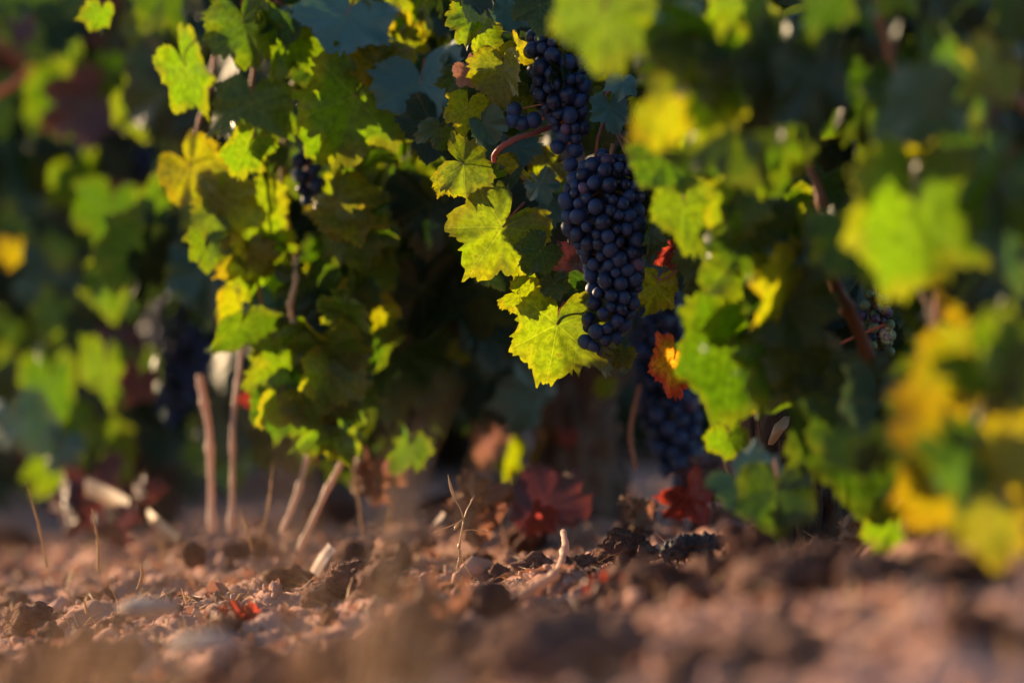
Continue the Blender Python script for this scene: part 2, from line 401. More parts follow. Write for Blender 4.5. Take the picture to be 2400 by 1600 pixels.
def straw_bit(i):
    y = rnd.uniform(1.7, 3.9); hw = y / FPX * 1250; x = rnd.uniform(-hw, hw); L = rnd.uniform(.006, .03); w = rnd.uniform(.0004, .0011)
    a = rnd.random() * 6.28; el = abs(rnd.gauss(0, .35)); z = ground_full(x, y) + .001
    u = Vector((math.cos(a) * math.cos(el), math.sin(a) * math.cos(el), math.sin(el))); s = u.cross(Vector((0, 0, 1))).normalized() * w; k = u.cross(s).normalized() * w * .6
    p = Vector((x, y, z)); m = p + u * L * .5 + Vector((0, 0, L * rnd.uniform(-.05, .15))); q = p + u * L
    return [p - s, p + s, p + k, m - s, m + s, m + k, q - s * .3, q + s * .3, q + k * .3], [(0, 1, 4, 3), (1, 2, 5, 4), (2, 0, 3, 5), (3, 4, 7, 6), (4, 5, 8, 7), (5, 3, 6, 8)]
scatter_stuff('straw_litter', 4200, M_STRAW, straw_bit, 'fine pale straw and stem bits scattered over the soil')

def flake(i):
    y = rnd.uniform(1.8, 3.8); hw = y / FPX * 1250; x = rnd.uniform(-hw, hw); r = rnd.uniform(.0015, .0055); z = ground_full(x, y) + r * .5
    m = Matrix.Translation((x, y, z)) @ Euler((rnd.gauss(0, .8), rnd.gauss(0, .8), rnd.random() * 6)).to_matrix().to_4x4(); c = rnd.uniform(-.6, .8)
    v = [m @ Vector((a * r * rnd.uniform(.6, 1.3), b * r * rnd.uniform(.6, 1.3), c * r * (a * a + b * b) * .5 + rnd.uniform(-.1, .1) * r)) for b in (-1, 0, 1) for a in (-1, 0, 1)]
    return v, [(0, 1, 4, 3), (1, 2, 5, 4), (3, 4, 7, 6), (4, 5, 8, 7)]
M_FLAKE = simple_mat('leaf_flake', (.26, .12, .085), (.44, .28, .21), 60, .7, .3, .001, trans=(.34, .15, .10))
scatter_stuff('leaf_litter', 1900, M_FLAKE, flake, 'crumbled reddish brown leaf flakes scattered over the soil')

# ------------------------------------------------------------------ vines
VINES = {}
def vine(key, x, y, label):
    o = empty('grapevine', (x, y, ground_z(x, y))); tag(o, label, 'grapevine', 'grapevines'); VINES[key] = o
    o['n'] = 0
    return o
vine('near', .245, 2.18, 'near grapevine with very blurred golden yellow leaves reaching down to the clods')
vine('main', .225, 2.72, 'grapevine with fibrous bark trunk, green leaves overlapping the sharp blue-black bunches')
vine('mid', .055, 3.30, 'grapevine with lit green leaves hanging low beside the tall pale stems, dark trunk behind')
vine('left', -.36, 3.95, 'blurred far grapevine with red-tinged leaves above the bright broken straw')
vine('back_a', -.75, 5.6, 'dim blurred grapevine of the row behind, beyond the far red-tinged vine')
vine('back_b', .0, 5.4, 'dark grapevine of the row behind, seen under the middle vine beside its trunk')
vine('back_c', .72, 5.2, 'dark grapevine of the row behind, glimpsed past the golden leaves')

def trunk(key, pts, radii, seed, ridge=.35, nseg=36, n=60):
    v = VINES[key]; return tube('trunk', pts, radii, M_BARK, v, local=Vector(v.location), nseg=nseg, n=n, rough=.35, seed=seed, ridge=ridge)
def cane(key, pts, radii, seed=0, mat=None):
    v = VINES[key]; return tube('cane', pts, radii, mat or M_CANE, v, local=Vector(v.location), nseg=8, n=len(pts) * 9, rough=.25, seed=seed, nodes=len(pts) if mat is None else 0)

LEAVES = []
BLOCKERS = []    # extra leaves added to block the sun from shaded ones
LIT = []      # (centre, radius) of the leaves the sun reaches
def place_leaf(key, centre, size, tip=0, yaw=0, pitch=0, kind='green', meshes=None, petiole=True, r=rnd):
    v = VINES[key]
    if v['n'] >= 297: return None
    v['n'] += 1
    o = bpy.data.objects.new('leaf', r.choice(meshes or FLAT)); link(o, v)
    rot = Matrix.Rotation(yaw, 3, 'Z') @ Matrix.Rotation(pitch, 3, 'X') @ Matrix.Rotation(tip, 3, 'Y')
    o.rotation_euler = rot.to_euler(); s = size / 1.58
    o.scale = (s, s, s); o.location = centre - rot @ Vector((0, 0, -.22)) * s - v.location
    setmat(o, LM[kind]); LEAVES.append((centre, size))
    if petiole:
        up = rot @ Vector((0, 0, 1)); L = r.uniform(.5, .9)
        inv = rot.inverted()
        back = inv @ Vector((r.uniform(-.3, .5), r.uniform(.3, .9), r.uniform(.1, .6)))
        pts = [Vector((0, 0.0, 0)), Vector((0, .04, .18)) + back * .18 * L, Vector((0, .02, .25)) + back * .75 * L]
        V, F = tube_geo(pts, [.018, .015, .02], nseg=6, n=8)
        mesh_obj('petiole', V, F, M_PET if r.random() < .6 else M_PETG, o)
    return o
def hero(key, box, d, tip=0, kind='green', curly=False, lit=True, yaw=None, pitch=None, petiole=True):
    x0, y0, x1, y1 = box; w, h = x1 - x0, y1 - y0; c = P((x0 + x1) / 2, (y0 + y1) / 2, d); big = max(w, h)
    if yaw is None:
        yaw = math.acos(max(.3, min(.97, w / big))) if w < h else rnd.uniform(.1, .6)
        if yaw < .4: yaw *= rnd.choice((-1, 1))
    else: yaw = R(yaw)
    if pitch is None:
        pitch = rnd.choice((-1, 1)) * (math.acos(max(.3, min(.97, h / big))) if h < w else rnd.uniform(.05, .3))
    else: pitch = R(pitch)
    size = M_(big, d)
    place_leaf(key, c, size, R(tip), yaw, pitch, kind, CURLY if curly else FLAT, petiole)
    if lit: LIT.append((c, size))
    else:   # added blocker leaves stand sunward of this one and shade it
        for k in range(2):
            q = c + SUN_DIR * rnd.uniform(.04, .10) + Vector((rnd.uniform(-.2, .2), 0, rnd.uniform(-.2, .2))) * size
            BLOCKERS.append((key, q, size * rnd.uniform(.95, 1.2)))

# sharp leaves round the bunches
H = hero
H('main', (1046, 444, 1275, 672), 2.70, 35, 'green', yaw=12, pitch=-8)
H('main', (1035, 325, 1168, 462), 2.69, -62, 'green', yaw=-24, pitch=10)
H('main', (1018, 388, 1090, 464), 2.72, -30, 'yellow', yaw=10)
H('main', (1130, 110, 1222, 258), 2.71, 8, 'yellow', yaw=-38, pitch=6)
H('main', (1066, 136, 1138, 212), 2.73, -30, 'dry', yaw=20)
H('main', (1057, 214, 1126, 320), 2.74, 10, 'yellow', yaw=25)
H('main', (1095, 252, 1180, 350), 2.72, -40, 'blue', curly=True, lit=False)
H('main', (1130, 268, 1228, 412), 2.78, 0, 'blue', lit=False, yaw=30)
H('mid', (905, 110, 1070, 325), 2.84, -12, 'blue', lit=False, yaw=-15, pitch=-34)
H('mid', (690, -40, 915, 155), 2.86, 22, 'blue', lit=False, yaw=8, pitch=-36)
H('mid', (900, 60, 1000, 160), 2.92, -20, 'yellow', curly=True)
H('mid', (868, 20, 980, 130), 2.98, 20, 'mid')
H('main', (1372, 122, 1402, 206), 2.71, -12, 'blue', lit=False, yaw=40)
H('main', (1420, 165, 1495, 232), 2.67, 15, 'blue', lit=False, yaw=10, pitch=-36)
H('main', (1405, 215, 1462, 320), 2.68, 6, 'blue', lit=False, yaw=30, pitch=-32)
H('main', (1378, 208, 1440, 272), 2.72, 30, 'green')
H('main', (1480, 240, 1515, 292), 2.75, 10, 'green')
H('main', (1225, 352, 1335, 434), 2.80, 60, 'yellow')
H('main', (1228, 398, 1312, 482), 2.76, -20, 'blue', lit=False)
H('main', (1252, 458, 1325, 540), 2.78, 10, 'blue', lit=False)
H('main', (1200, -30, 1330, 88), 2.66, 8, 'deep', lit=False, yaw=20)
H('main', (1068, -10, 1145, 112), 2.72, 10, 'green', yaw=-30)
H('main', (1140, -30, 1230, 100), 2.80, -5, 'blue', lit=False)
H('main', (1218, 676, 1382, 908), 2.70, 8, 'green', yaw=14, pitch=8)
H('main', (1180, 640, 1275, 748), 2.69, -68, 'yellow', yaw=18, pitch=35)
H('main', (1205, 640, 1262, 700), 2.71, -20, 'green')
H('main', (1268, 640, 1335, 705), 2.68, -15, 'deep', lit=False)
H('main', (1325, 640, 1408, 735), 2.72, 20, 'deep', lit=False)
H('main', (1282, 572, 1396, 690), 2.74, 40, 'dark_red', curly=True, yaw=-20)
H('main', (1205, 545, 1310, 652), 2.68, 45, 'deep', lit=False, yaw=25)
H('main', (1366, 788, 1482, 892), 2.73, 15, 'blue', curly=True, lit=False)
H('main', (1420, 800, 1486, 870), 2.72, 30, 'green')
H('main', (1526, 565, 1598, 632), 2.78, 40, 'red', curly=True)
H('main', (1503, 628, 1568, 745), 2.76, 10, 'yellow', yaw=40)
H('main', (1512, 505, 1538, 604), 2.69, 5, 'green', yaw=62)
H('main', (1533, 788, 1618, 938), 2.76, 12, 'fire', yaw=38, pitch=4)
H('main', (1836, 785, 1905, 955), 2.66, -170, 'blue', lit=False, yaw=35, pitch=-28)
H('main', (2105, 670, 2235, 815), 2.74, -40, 'deep', lit=False, yaw=12)
H('main', (1790, 930, 1850, 1005), 2.72, 20, 'green', yaw=50)
H('main', (1470, 660, 1530, 730), 2.82, 10, 'deep', lit=False)
# canopy that hangs in front of the main trunk (towards the camera)
H('main', (1300, -60, 1520, 190), 2.22, 10, 'mid', yaw=20)
H('main', (1500, 0, 1650, 185), 2.26, -15, 'blue', lit=False, yaw=10)
H('main', (1540, 60, 1800, 330), 2.20, 5, 'green', yaw=15)
H('main', (1600, 200, 1850, 440), 2.25, -12, 'mid', yaw=-22)
H('main', (1480, 300, 1650, 470), 2.44, -25, 'mid')
H('main', (1520, 400, 1680, 610), 2.46, 10, 'mid')
H('main', (1645, 500, 1870, 740), 2.42, -10, 'mid', yaw=10)
H('main', (1625, 690, 1800, 1010), 2.44, 10, 'mid', yaw=20)
H('main', (1700, 760, 1860, 980), 2.48, -14, 'deep')
H('main', (1740, 330, 1880, 470), 2.36, 25, 'mid')
H('main', (1790, 560, 1900, 700), 2.40, 0, 'blue', lit=False)
H('main', (1690, 470, 1800, 570), 2.52, 0, 'deep', lit=False)
H('main', (1880, 880, 2130, 1235), 2.40, 6, 'deep', yaw=22)
H('main', (1960, 850, 2150, 1080), 2.34, 18, 'blue', lit=False, yaw=25, pitch=-25)
H('main', (1670, 1060, 1835, 1230), 2.42, -40, 'blue', lit=False, yaw=-10, pitch=-38)
H('main', (1745, 1080, 1890, 1270), 2.38, 4, 'deep', yaw=-15)
H('main', (2025, 1165, 2140, 1315), 2.38, 14, 'green', yaw=20)
H('main', (1655, 990, 1760, 1080), 2.50, 0, 'green')
H('main', (1885, 800, 1990, 880), 2.46, 60, 'blue', lit=False, pitch=40)
H('main', (1880, 250, 2000, 330), 2.45, 80, 'green')
# near vine
H('near', (1985, 330, 2275, 710), 2.12, 6, 'green', yaw=18, pitch=4)
H('near', (2230, 90, 2400, 250), 2.10, 50, 'yellow')
H('near', (2180, 60, 2300, 330), 2.16, 15, 'mid', yaw=45)
H('near', (2240, 280, 2350, 520), 2.15, 10, 'mid', yaw=30)
H('near', (2030, 200, 2280, 310), 2.12, 65, 'blue', lit=False, pitch=50)
H('near', (2165, 765, 2315, 965), 2.02, -10, 'gold', yaw=34)
H('near', (2295, 730, 2450, 945), 2.00, 14, 'mid', yaw=24)
H('near', (2190, 960, 2330, 1130), 2.08, 0, 'gold', yaw=30)
H('near', (2310, 970, 2450, 1180), 2.04, -8, 'yellow', yaw=26)
H('near', (2245, 1130, 2395, 1350), 2.02, 8, 'gold', yaw=30)
H('near', (2170, 1060, 2270, 1180), 2.10, -10, 'blue', lit=False)
H('near', (2300, 420, 2420, 700), 2.12, 0, 'deep', lit=False)
H('near', (1870, -60, 2000, 120), 2.18, -20, 'deep', lit=False)
H('near', (2300, -60, 2460, 120), 2.15, 0, 'deep', lit=False)
# middle vine: lit leaves left of the bunches
H('mid', (500, 170, 670, 370), 2.90, 4, 'mid', yaw=-10)
H('mid', (712, 128, 930, 398), 2.86, 14, 'green', yaw=15)
H('mid', (398, 80, 500, 285), 2.94, -30, 'green', yaw=58)
H('mid', (500, -10, 650, 165), 2.88, -8, 'mid', yaw=-18)
H('mid', (660, 48, 790, 185), 2.90, -20, 'mid')
H('mid', (394, 328, 525, 495), 2.98, -35, 'yellow', yaw=-8)
H('mid', (485, 400, 650, 625), 2.96, 6, 'green', yaw=14)
H('mid', (762, 445, 885, 640), 2.92, -8, 'mid', yaw=-25)
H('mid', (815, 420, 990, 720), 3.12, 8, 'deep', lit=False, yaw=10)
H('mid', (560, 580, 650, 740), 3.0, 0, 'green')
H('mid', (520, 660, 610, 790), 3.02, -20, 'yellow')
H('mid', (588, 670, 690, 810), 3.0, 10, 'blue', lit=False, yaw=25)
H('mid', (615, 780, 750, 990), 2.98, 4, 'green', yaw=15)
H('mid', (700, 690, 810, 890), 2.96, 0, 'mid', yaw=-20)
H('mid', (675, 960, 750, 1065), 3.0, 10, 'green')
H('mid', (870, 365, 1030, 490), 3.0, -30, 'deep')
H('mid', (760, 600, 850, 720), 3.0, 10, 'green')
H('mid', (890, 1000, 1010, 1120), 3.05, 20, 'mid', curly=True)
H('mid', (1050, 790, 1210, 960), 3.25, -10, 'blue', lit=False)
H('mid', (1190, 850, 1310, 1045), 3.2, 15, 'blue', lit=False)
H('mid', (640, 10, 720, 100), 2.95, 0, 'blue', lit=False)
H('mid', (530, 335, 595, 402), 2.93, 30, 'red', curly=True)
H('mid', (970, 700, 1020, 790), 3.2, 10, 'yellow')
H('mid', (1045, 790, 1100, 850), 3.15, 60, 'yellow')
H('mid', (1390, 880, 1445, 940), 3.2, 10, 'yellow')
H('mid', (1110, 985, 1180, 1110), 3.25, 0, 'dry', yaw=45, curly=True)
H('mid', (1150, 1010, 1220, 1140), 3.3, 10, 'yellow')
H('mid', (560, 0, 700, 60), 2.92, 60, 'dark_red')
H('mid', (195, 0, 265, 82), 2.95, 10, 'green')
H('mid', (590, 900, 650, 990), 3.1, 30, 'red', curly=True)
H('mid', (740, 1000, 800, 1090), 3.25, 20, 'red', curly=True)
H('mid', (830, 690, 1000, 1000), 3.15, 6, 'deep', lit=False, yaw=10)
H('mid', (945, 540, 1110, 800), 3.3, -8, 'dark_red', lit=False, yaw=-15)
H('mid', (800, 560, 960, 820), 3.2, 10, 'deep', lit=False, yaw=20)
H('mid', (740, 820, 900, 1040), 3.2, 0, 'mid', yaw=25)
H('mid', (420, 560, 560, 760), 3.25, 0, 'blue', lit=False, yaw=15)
# far vine
H('left', (60, 150, 270, 320), 3.6, -8, 'mid', yaw=10)
H('left', (130, 280, 240, 480), 3.75, 5, 'dark', lit=False)
H('left', (180, 420, 330, 600), 3.5, 15, 'mid')
H('left', (210, 600, 290, 760), 3.5, 0, 'mid')
H('left', (250, 575, 340, 655), 3.42, 40, 'red')
H('left', (190, 790, 310, 970), 3.5, 10, 'mid')
H('left', (235, 760, 320, 880), 3.55, 0, 'dark_red', lit=False)
H('left', (280, 850, 360, 950), 3.45, 20, 'dark_red', yaw=35)
H('left', (60, 830, 180, 1040), 3.6, 0, 'mid')
H('left', (130, 950, 270, 1110), 3.6, 30, 'mid')
H('left', (10, 560, 65, 640), 3.55, 0, 'gold', curly=True)
H('left', (60, 1000, 200, 1180), 3.7, 10, 'mid')
H('left', (20, 40, 70, 110), 3.5, 0, 'dark_red', lit=False)
H('left', (100, 30, 190, 180), 3.6, 10, 'mid')
H('left', (0, 330, 110, 520), 3.7, 0, 'blue', lit=False)
H('left', (430, 520, 540, 600), 3.3, 40, 'blue', lit=False)
H('left', (330, 420, 380, 560), 3.4, 40, 'mid')
H('left', (40, 560, 180, 760), 3.75, 0, 'blue', lit=False)

for q in ((1620, 1170, 2.9, .06), (1270, 1170, 3.02, .05), (1078, 1230, 2.70, .02), (250, 1160, 3.22, .03), (520, 1080, 3.1, .03), (1250, 1220, 2.98, .03)):
    LIT.append((P(*q[:3]), q[3]))
# leaves added for glints, turned edge-on to the lens to mirror the low sun
_h = (SUN_DIR + Vector((0, -1, 0))).normalized(); GP = -math.asin(_h.z); GY = math.atan2(_h.x, -_h.y)
def glint(key, x, y, d, size, kind='shine'):
    size *= .6
    place_leaf(key, P(x, y, d), M_(size, d), rnd.uniform(-.4, .4), GY + rnd.gauss(0, .10), GP + rnd.gauss(0, .10), kind, FLAT, False)
    LIT.append((P(x, y, d), M_(size, d) * .7))
for a in [('mid', 890, 115, 2.9, 50), ('mid', 1046, 150, 2.84, 80), ('mid', 792, 905, 2.97, 90), ('mid', 832, 960, 3.0, 60),
          ('main', 1930, 525, 2.42, 130), ('near', 2140, 430, 2.16, 170), ('main', 1925, 705, 2.45, 120), ('near', 2045, 30, 2.14, 60), ('near', 2100, 70, 2.12, 70), ('main', 1820, 200, 2.22, 60),
          ('main', 1790, 250, 2.2, 60), ('main', 1840, 70, 2.2, 60), ('main', 1830, 320, 2.22, 50), ('near', 2355, 340, 2.12, 80), ('near', 2330, 640, 2.1, 60), ('near', 2345, 700, 2.1, 50), ('near', 2330, 400, 2.14, 80),
          ('left', 395, 40, 3.4, 70), ('left', 95, 830, 3.5, 70), ('left', 318, 690, 3.35, 40), ('left', 360, 850, 3.35, 50), ('left', 366, 910, 3.35, 50), ('left', 385, 970, 3.35, 40),
          ('mid', 545, 295, 2.9, 40), ('mid', 620, 30, 2.95, 40), ('mid', 565, 170, 2.92, 30), ('mid', 240, 75, 2.95, 30), ('mid', 855, 480, 2.95, 40), ('main', 1660, 560, 2.4, 50),
          ('main', 1660, 600, 2.4, 40), ('main', 1640, 345, 2.3, 60), ('main', 1440, 10, 2.25, 70), ('main', 1510, 40, 2.25, 60), ('mid', 830, 720, 3.0, 40), ('mid', 930, 880, 3.0, 50)]:
    glint(*a)
for k in range(16):
    x, y, d, key = rnd.choice((lambda: (rnd.uniform(0, 380), rnd.uniform(20, 1000), rnd.uniform(3.4, 3.7), 'left'), lambda: (rnd.uniform(480, 880), rnd.uniform(20, 980), rnd.uniform(2.9, 3.02), 'mid'),
                               lambda: (rnd.uniform(1620, 1900), rnd.uniform(20, 960), rnd.uniform(2.2, 2.45), 'main'), lambda: (rnd.uniform(1950, 2390), rnd.uniform(0, 900), rnd.uniform(2.05, 2.2), 'near')))()
    glint(key, x, y, d, rnd.uniform(14, 34))

# ------------------------------------------------------------------ filler leaves of the canopies
def blocked(c, size, k=.46):
    for q, s in LIT:
        v = c - q; t = v.dot(SUN_DIR)
        if t > .012 and t < 1.6:
            if (v - SUN_DIR * t).length < k * (s + size * .8): return True
    return False
def in_front(c, size):
    """keeps a filler leaf from hiding a sharp one"""
    px, py = c.x / c.y * FPX + 1200, 800 - (c.z - CAM_Z) / c.y * FPX
    return c.y < 2.72 and 1010 < px < 1640 and 0 < py < 960
def fill(key, n, box, dr, size, kinds, check=True, tries=30, pet=.15):
    made = 0
    for i in range(n * tries):
        if made >= n: break
        x, y, d = rnd.uniform(box[0], box[2]), rnd.uniform(box[1], box[3]), rnd.uniform(*dr)
        c = P(x, y, d); s = rnd.uniform(*size)
        if c.z - s * .5 < ground_z(c.x, c.y) + .01: continue
        if check and (blocked(c, s) or in_front(c, s) or hides(c)): continue
        k = rnd.choice(kinds)
        place_leaf(key, c, s, rnd.gauss(0, .45), rnd.gauss(0, .55), rnd.gauss(0, .35), k, rnd.choice((FLAT, FLAT, CURLY)), rnd.random() < pet)
        made += 1
def hides(c):
    px, py = c.x / c.y * FPX + 1200, 800 - (c.z - CAM_Z) / c.y * FPX
    return (c.y < 3.12 and 400 < px < 640 and py > 780) or (c.y < 3.05 and 1440 < px < 1680 and 600 < py < 1180) or (c.y < 2.76 and 1830 < px < 2230 and 570 < py < 1050)
for key, q, size in BLOCKERS:
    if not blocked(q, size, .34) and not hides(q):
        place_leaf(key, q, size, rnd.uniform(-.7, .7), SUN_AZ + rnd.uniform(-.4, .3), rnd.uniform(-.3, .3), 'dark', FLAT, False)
CK = ['mid', 'mid', 'green', 'green', 'green', 'deep', 'yellow']
def curtain(key, n, box, dr, kinds=CK, size=(.032, .062), bk=.27):
    for i in range(n):
        c = P(rnd.uniform(box[0], box[2]), rnd.uniform(box[1], box[3]), rnd.uniform(*dr)); s = rnd.uniform(*size)
        px, py = c.x / c.y * FPX + 1200, 800 - (c.z - CAM_Z) / c.y * FPX
        if c.z - s * .6 < ground_z(c.x, c.y) + .01 or blocked(c, s, bk) or (c.y < 3.3 and 400 < px < 640 and py + s * FPX / c.y * .5 > 885) or (1735 < px < 1830 and 950 < py < 1080) or (1890 < px < 1990 and 1150 < py < 1320) or (c.y < 2.7 and px - s * FPX / c.y * .5 < (1545 if py < 560 else 1640) and py > 330): continue
        LIT.append((c, s * .5))
        place_leaf(key, c, s, rnd.gauss(0, .5), rnd.gauss(.35, .5), rnd.gauss(0, .42), rnd.choice(kinds), rnd.choice((FLAT, CURLY)), rnd.random() < .6)
curtain('mid', 80, (480, -20, 900, 380), (2.86, 3.02)); curtain('mid', 34, (430, 380, 650, 620), (2.92, 3.04)); curtain('mid', 34, (535, 560, 670, 900), (2.96, 3.06))
curtain('mid', 54, (590, 740, 800, 1030), (2.94, 3.06)); curtain('mid', 34, (730, 430, 880, 760), (2.90, 3.04))
curtain('main', 24, (1540, 290, 1640, 620), (2.40, 2.54)); curtain('main', 36, (1630, 480, 1870, 760), (2.38, 2.52)); curtain('main', 34, (1650, 700, 1850, 1040), (2.40, 2.52))
curtain('main', 36, (1540, -20, 1860, 400), (2.16, 2.36)); curtain('main', 14, (1870, 880, 2150, 1270), (2.34, 2.5), ['deep', 'mid', 'blue'])
GKD = ['gold', 'gold', 'yellow', 'mid', 'deep']
curtain('near', 14, (2160, 740, 2430, 1360), (1.98, 2.16), GKD, bk=.16); curtain('near', 4, (2160, 40, 2400, 520), (2.10, 2.24))
curtain('mid', 46, (680, 340, 920, 960), (2.98, 3.1), ['mid', 'mid', 'green', 'deep']); curtain('mid', 16, (880, -20, 1060, 420), (2.9, 3.0))
curtain('left', 20, (0, -20, 380, 1120), (3.4, 3.7), ['mid', 'mid', 'deep', 'green', 'dark_red', 'blue', 'dark'], (.04, .07))
curtain('main', 16, (1030, -20, 1240, 440), (2.70, 2.80), CK + ['blue', 'yellow'], (.018, .034))
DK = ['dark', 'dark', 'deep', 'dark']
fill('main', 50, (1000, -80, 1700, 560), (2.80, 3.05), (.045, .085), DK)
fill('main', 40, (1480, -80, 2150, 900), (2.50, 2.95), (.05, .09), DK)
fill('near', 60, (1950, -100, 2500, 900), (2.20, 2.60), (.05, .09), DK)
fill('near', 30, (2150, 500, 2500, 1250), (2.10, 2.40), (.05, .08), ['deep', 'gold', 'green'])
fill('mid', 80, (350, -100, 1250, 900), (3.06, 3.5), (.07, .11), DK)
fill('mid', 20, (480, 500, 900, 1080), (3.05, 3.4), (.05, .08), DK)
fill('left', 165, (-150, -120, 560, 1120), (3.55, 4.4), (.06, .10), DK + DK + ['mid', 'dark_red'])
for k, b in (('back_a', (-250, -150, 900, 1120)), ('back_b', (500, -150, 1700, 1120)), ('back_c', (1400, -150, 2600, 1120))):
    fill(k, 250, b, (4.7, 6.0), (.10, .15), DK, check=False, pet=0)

# ------------------------------------------------------------------ trunks and canes
g0 = lambda x, y: ground_z(x, y) - .03
def up(x, y, *pts): return [Vector((x, y, g0(x, y)))] + [Vector(p) for p in pts]
trunk('main', up(.222, 2.74, (.216, 2.74, .06), (.196, 2.73, .12), (.19, 2.76, .2), (.21, 2.8, .30)), [.034, .026, .029, .026, .02], 3)
trunk('near', up(.265, 2.26, (.262, 2.26, .07), (.27, 2.27, .16), (.262, 2.3, .27), (.28, 2.3, .4)), [.03, .022, .021, .024, .02], 5)
trunk('mid', up(.058, 3.32, (.052, 3.32, .08), (.06, 3.33, .16), (.05, 3.36, .26), (.02, 3.4, .36)), [.042, .034, .033, .036, .03], 8)
trunk('left', up(-.385, 3.98, (-.375, 3.98, .1), (-.39, 4.0, .2), (-.36, 4.0, .32)), [.036, .028, .03, .028], 11)
trunk('back_a', up(-.66, 5.6, (-.64, 5.6, .15), (-.66, 5.6, .4)), [.04, .03, .03], 13, nseg=16, n=16)
trunk('back_b', up(-.09, 5.4, (-.08, 5.4, .15), (-.1, 5.4, .4)), [.04, .03, .03], 15, nseg=16, n=16)
trunk('back_c', up(.72, 5.2, (.7, 5.2, .15), (.72, 5.2, .4)), [.04, .03, .03], 17, nseg=16, n=16)

def strip(key, pts, w, mat=M_STRIP):
    """a peeling strip of bark: a thin curved slat"""
    v = VINES[key]; path = smooth_path(pts, 12); V = []; F = []
    for i, p in enumerate(path):
        ww = w * (.35 + .65 * math.sin(math.pi * min(1, (i + 1.5) / 13.5))) * (1 + .3 * noise.noise(p * 90))
        for k, (a, b) in enumerate(((-1, .25), (0, -.15), (1, .25), (1, .45), (0, .1), (-1, .45))):
            V.append(p + Vector((a * ww, b * ww, .15 * ww * noise.noise(p * 200 + Vector((k, 0, 0))))) - v.location)
    for i in range(12):
        for k in range(6):
            F.append((i * 6 + k, i * 6 + (k + 1) % 6, (i + 1) * 6 + (k + 1) % 6, (i + 1) * 6 + k))
    F += [(5, 4, 3, 2, 1, 0), tuple(72 + k for k in range(6))]
    return mesh_obj('bark_strip', V, F, mat, v)
for i in range(16):
    x = 1765 + rnd.uniform(-5, 175); y0 = rnd.uniform(965, 1180)
    d = 2.70 - .012 * math.sin((x - 1760) / 180 * math.pi)
    strip('main', [P(x, y0, d), P(x + rnd.uniform(-10, 10), y0 + 50, d - .003), P(x + rnd.uniform(-16, 16), y0 + rnd.uniform(80, 130), d - .006)], rnd.uniform(.0008, .0026), rnd.choice((M_STRIP, M_BARK, M_BARK)))
o = strip('main', [P(1845, 975, 2.69), P(1825, 1008, 2.68), P(1806, 1042, 2.685)], .0045, M_STRAW); o['label'] = 'pale sunlit flake of peeling bark'

cane('main', [P(1880, 350, 2.46), P(1925, 470, 2.45), P(1950, 640, 2.46), P(2005, 760, 2.48), P(2060, 920, 2.52), P(2075, 1010, 2.6)], [.0030, .0034, .004, .0046, .005, .006], 2)
cane('main', [P(2075, 760, 2.6), P(1980, 800, 2.64), P(1915, 838, 2.66)], [.0012, .0012, .001], 3, M_PET)
cane('main', [P(1525, 640, 2.70), P(1552, 655, 2.70), P(1600, 620, 2.71), P(1640, 560, 2.74)], [.0006, .0008, .001, .0012], 4, M_CANE)
cane('main', [P(1640, 900, 2.82), P(1700, 1080, 2.8), P(1730, 1180, 2.78)], [.002, .0022, .003], 4)
cane('main', [P(1158, 382, 2.70), P(1158, 365, 2.70), P(1175, 345, 2.695), P(1210, 325, 2.70), P(1262, 308, 2.72), P(1330, 280, 2.76)], [.0016, .0019, .0021, .0020, .0020, .002], 6, M_PET)
cane('main', [P(1396, 372, 2.72), P(1400, 330, 2.72), P(1412, 290, 2.74), P(1430, 180, 2.78)], [.0013, .0012, .0014, .002], 7, M_PET)
cane('main', [P(1500, 370, 2.70), P(1478, 340, 2.72), P(1450, 310, 2.74), P(1430, 250, 2.78)], [.0014, .0013, .0013, .002], 8, M_CANE)
cane('main', [P(1478, 395, 2.70), P(1462, 350, 2.72), P(1446, 315, 2.74)], [.0011, .0011, .0013], 9, M_CANE)
cane('main', [P(1830, 1000, 2.76), P(1700, 700, 2.8), P(1560, 420, 2.84), P(1430, 150, 2.86), P(1380, -60, 2.9)], [.012, .008, .006, .005, .004], 10)
cane('main', [P(1880, 820, 2.78), P(1960, 500, 2.8), P(1990, 200, 2.8), P(1970, -60, 2.8)], [.010, .008, .006, .005], 11)
cane('near', [P(2160, 1250, 2.3), P(2175, 1100, 2.28), P(2215, 900, 2.28), P(2205, 700, 2.26), P(2250, 560, 2.25)], [.004, .0045, .004, .0045, .003], 12)
cane('near', [P(2120, 1130, 2.42), P(2150, 1250, 2.36), P(2165, 1330, 2.32)], [.002, .0025, .003], 13)
cane('near', [P(2270, 140, 2.2), P(2340, 200, 2.18), P(2420, 260, 2.16)], [.003, .003, .004], 14)
cane('near', [P(2280, 900, 2.3), P(2260, 500, 2.32), P(2100, 150, 2.3), P(2050, -80, 2.3)], [.008, .007, .006, .004], 15)
cane('mid', [P(1340, 640, 3.36), P(1100, 350, 3.3), P(850, 100, 3.2), P(760, -80, 3.15)], [.012, .008, .006, .004], 16)
cane('mid', [P(1320, 640, 3.36), P(900, 560, 3.25), P(680, 420, 3.1), P(520, 200, 3.02)], [.011, .007, .005, .003], 17)
cane('left', [P(330, 640, 4.0), P(250, 400, 3.9), P(120, 200, 3.8), P(-60, 60, 3.7)], [.012, .009, .007, .005], 18)
cane('left', [P(-30, 230, 3.5), P(20, 205, 3.5), P(75, 160, 3.55)], [.003, .003, .002], 19, M_PET)
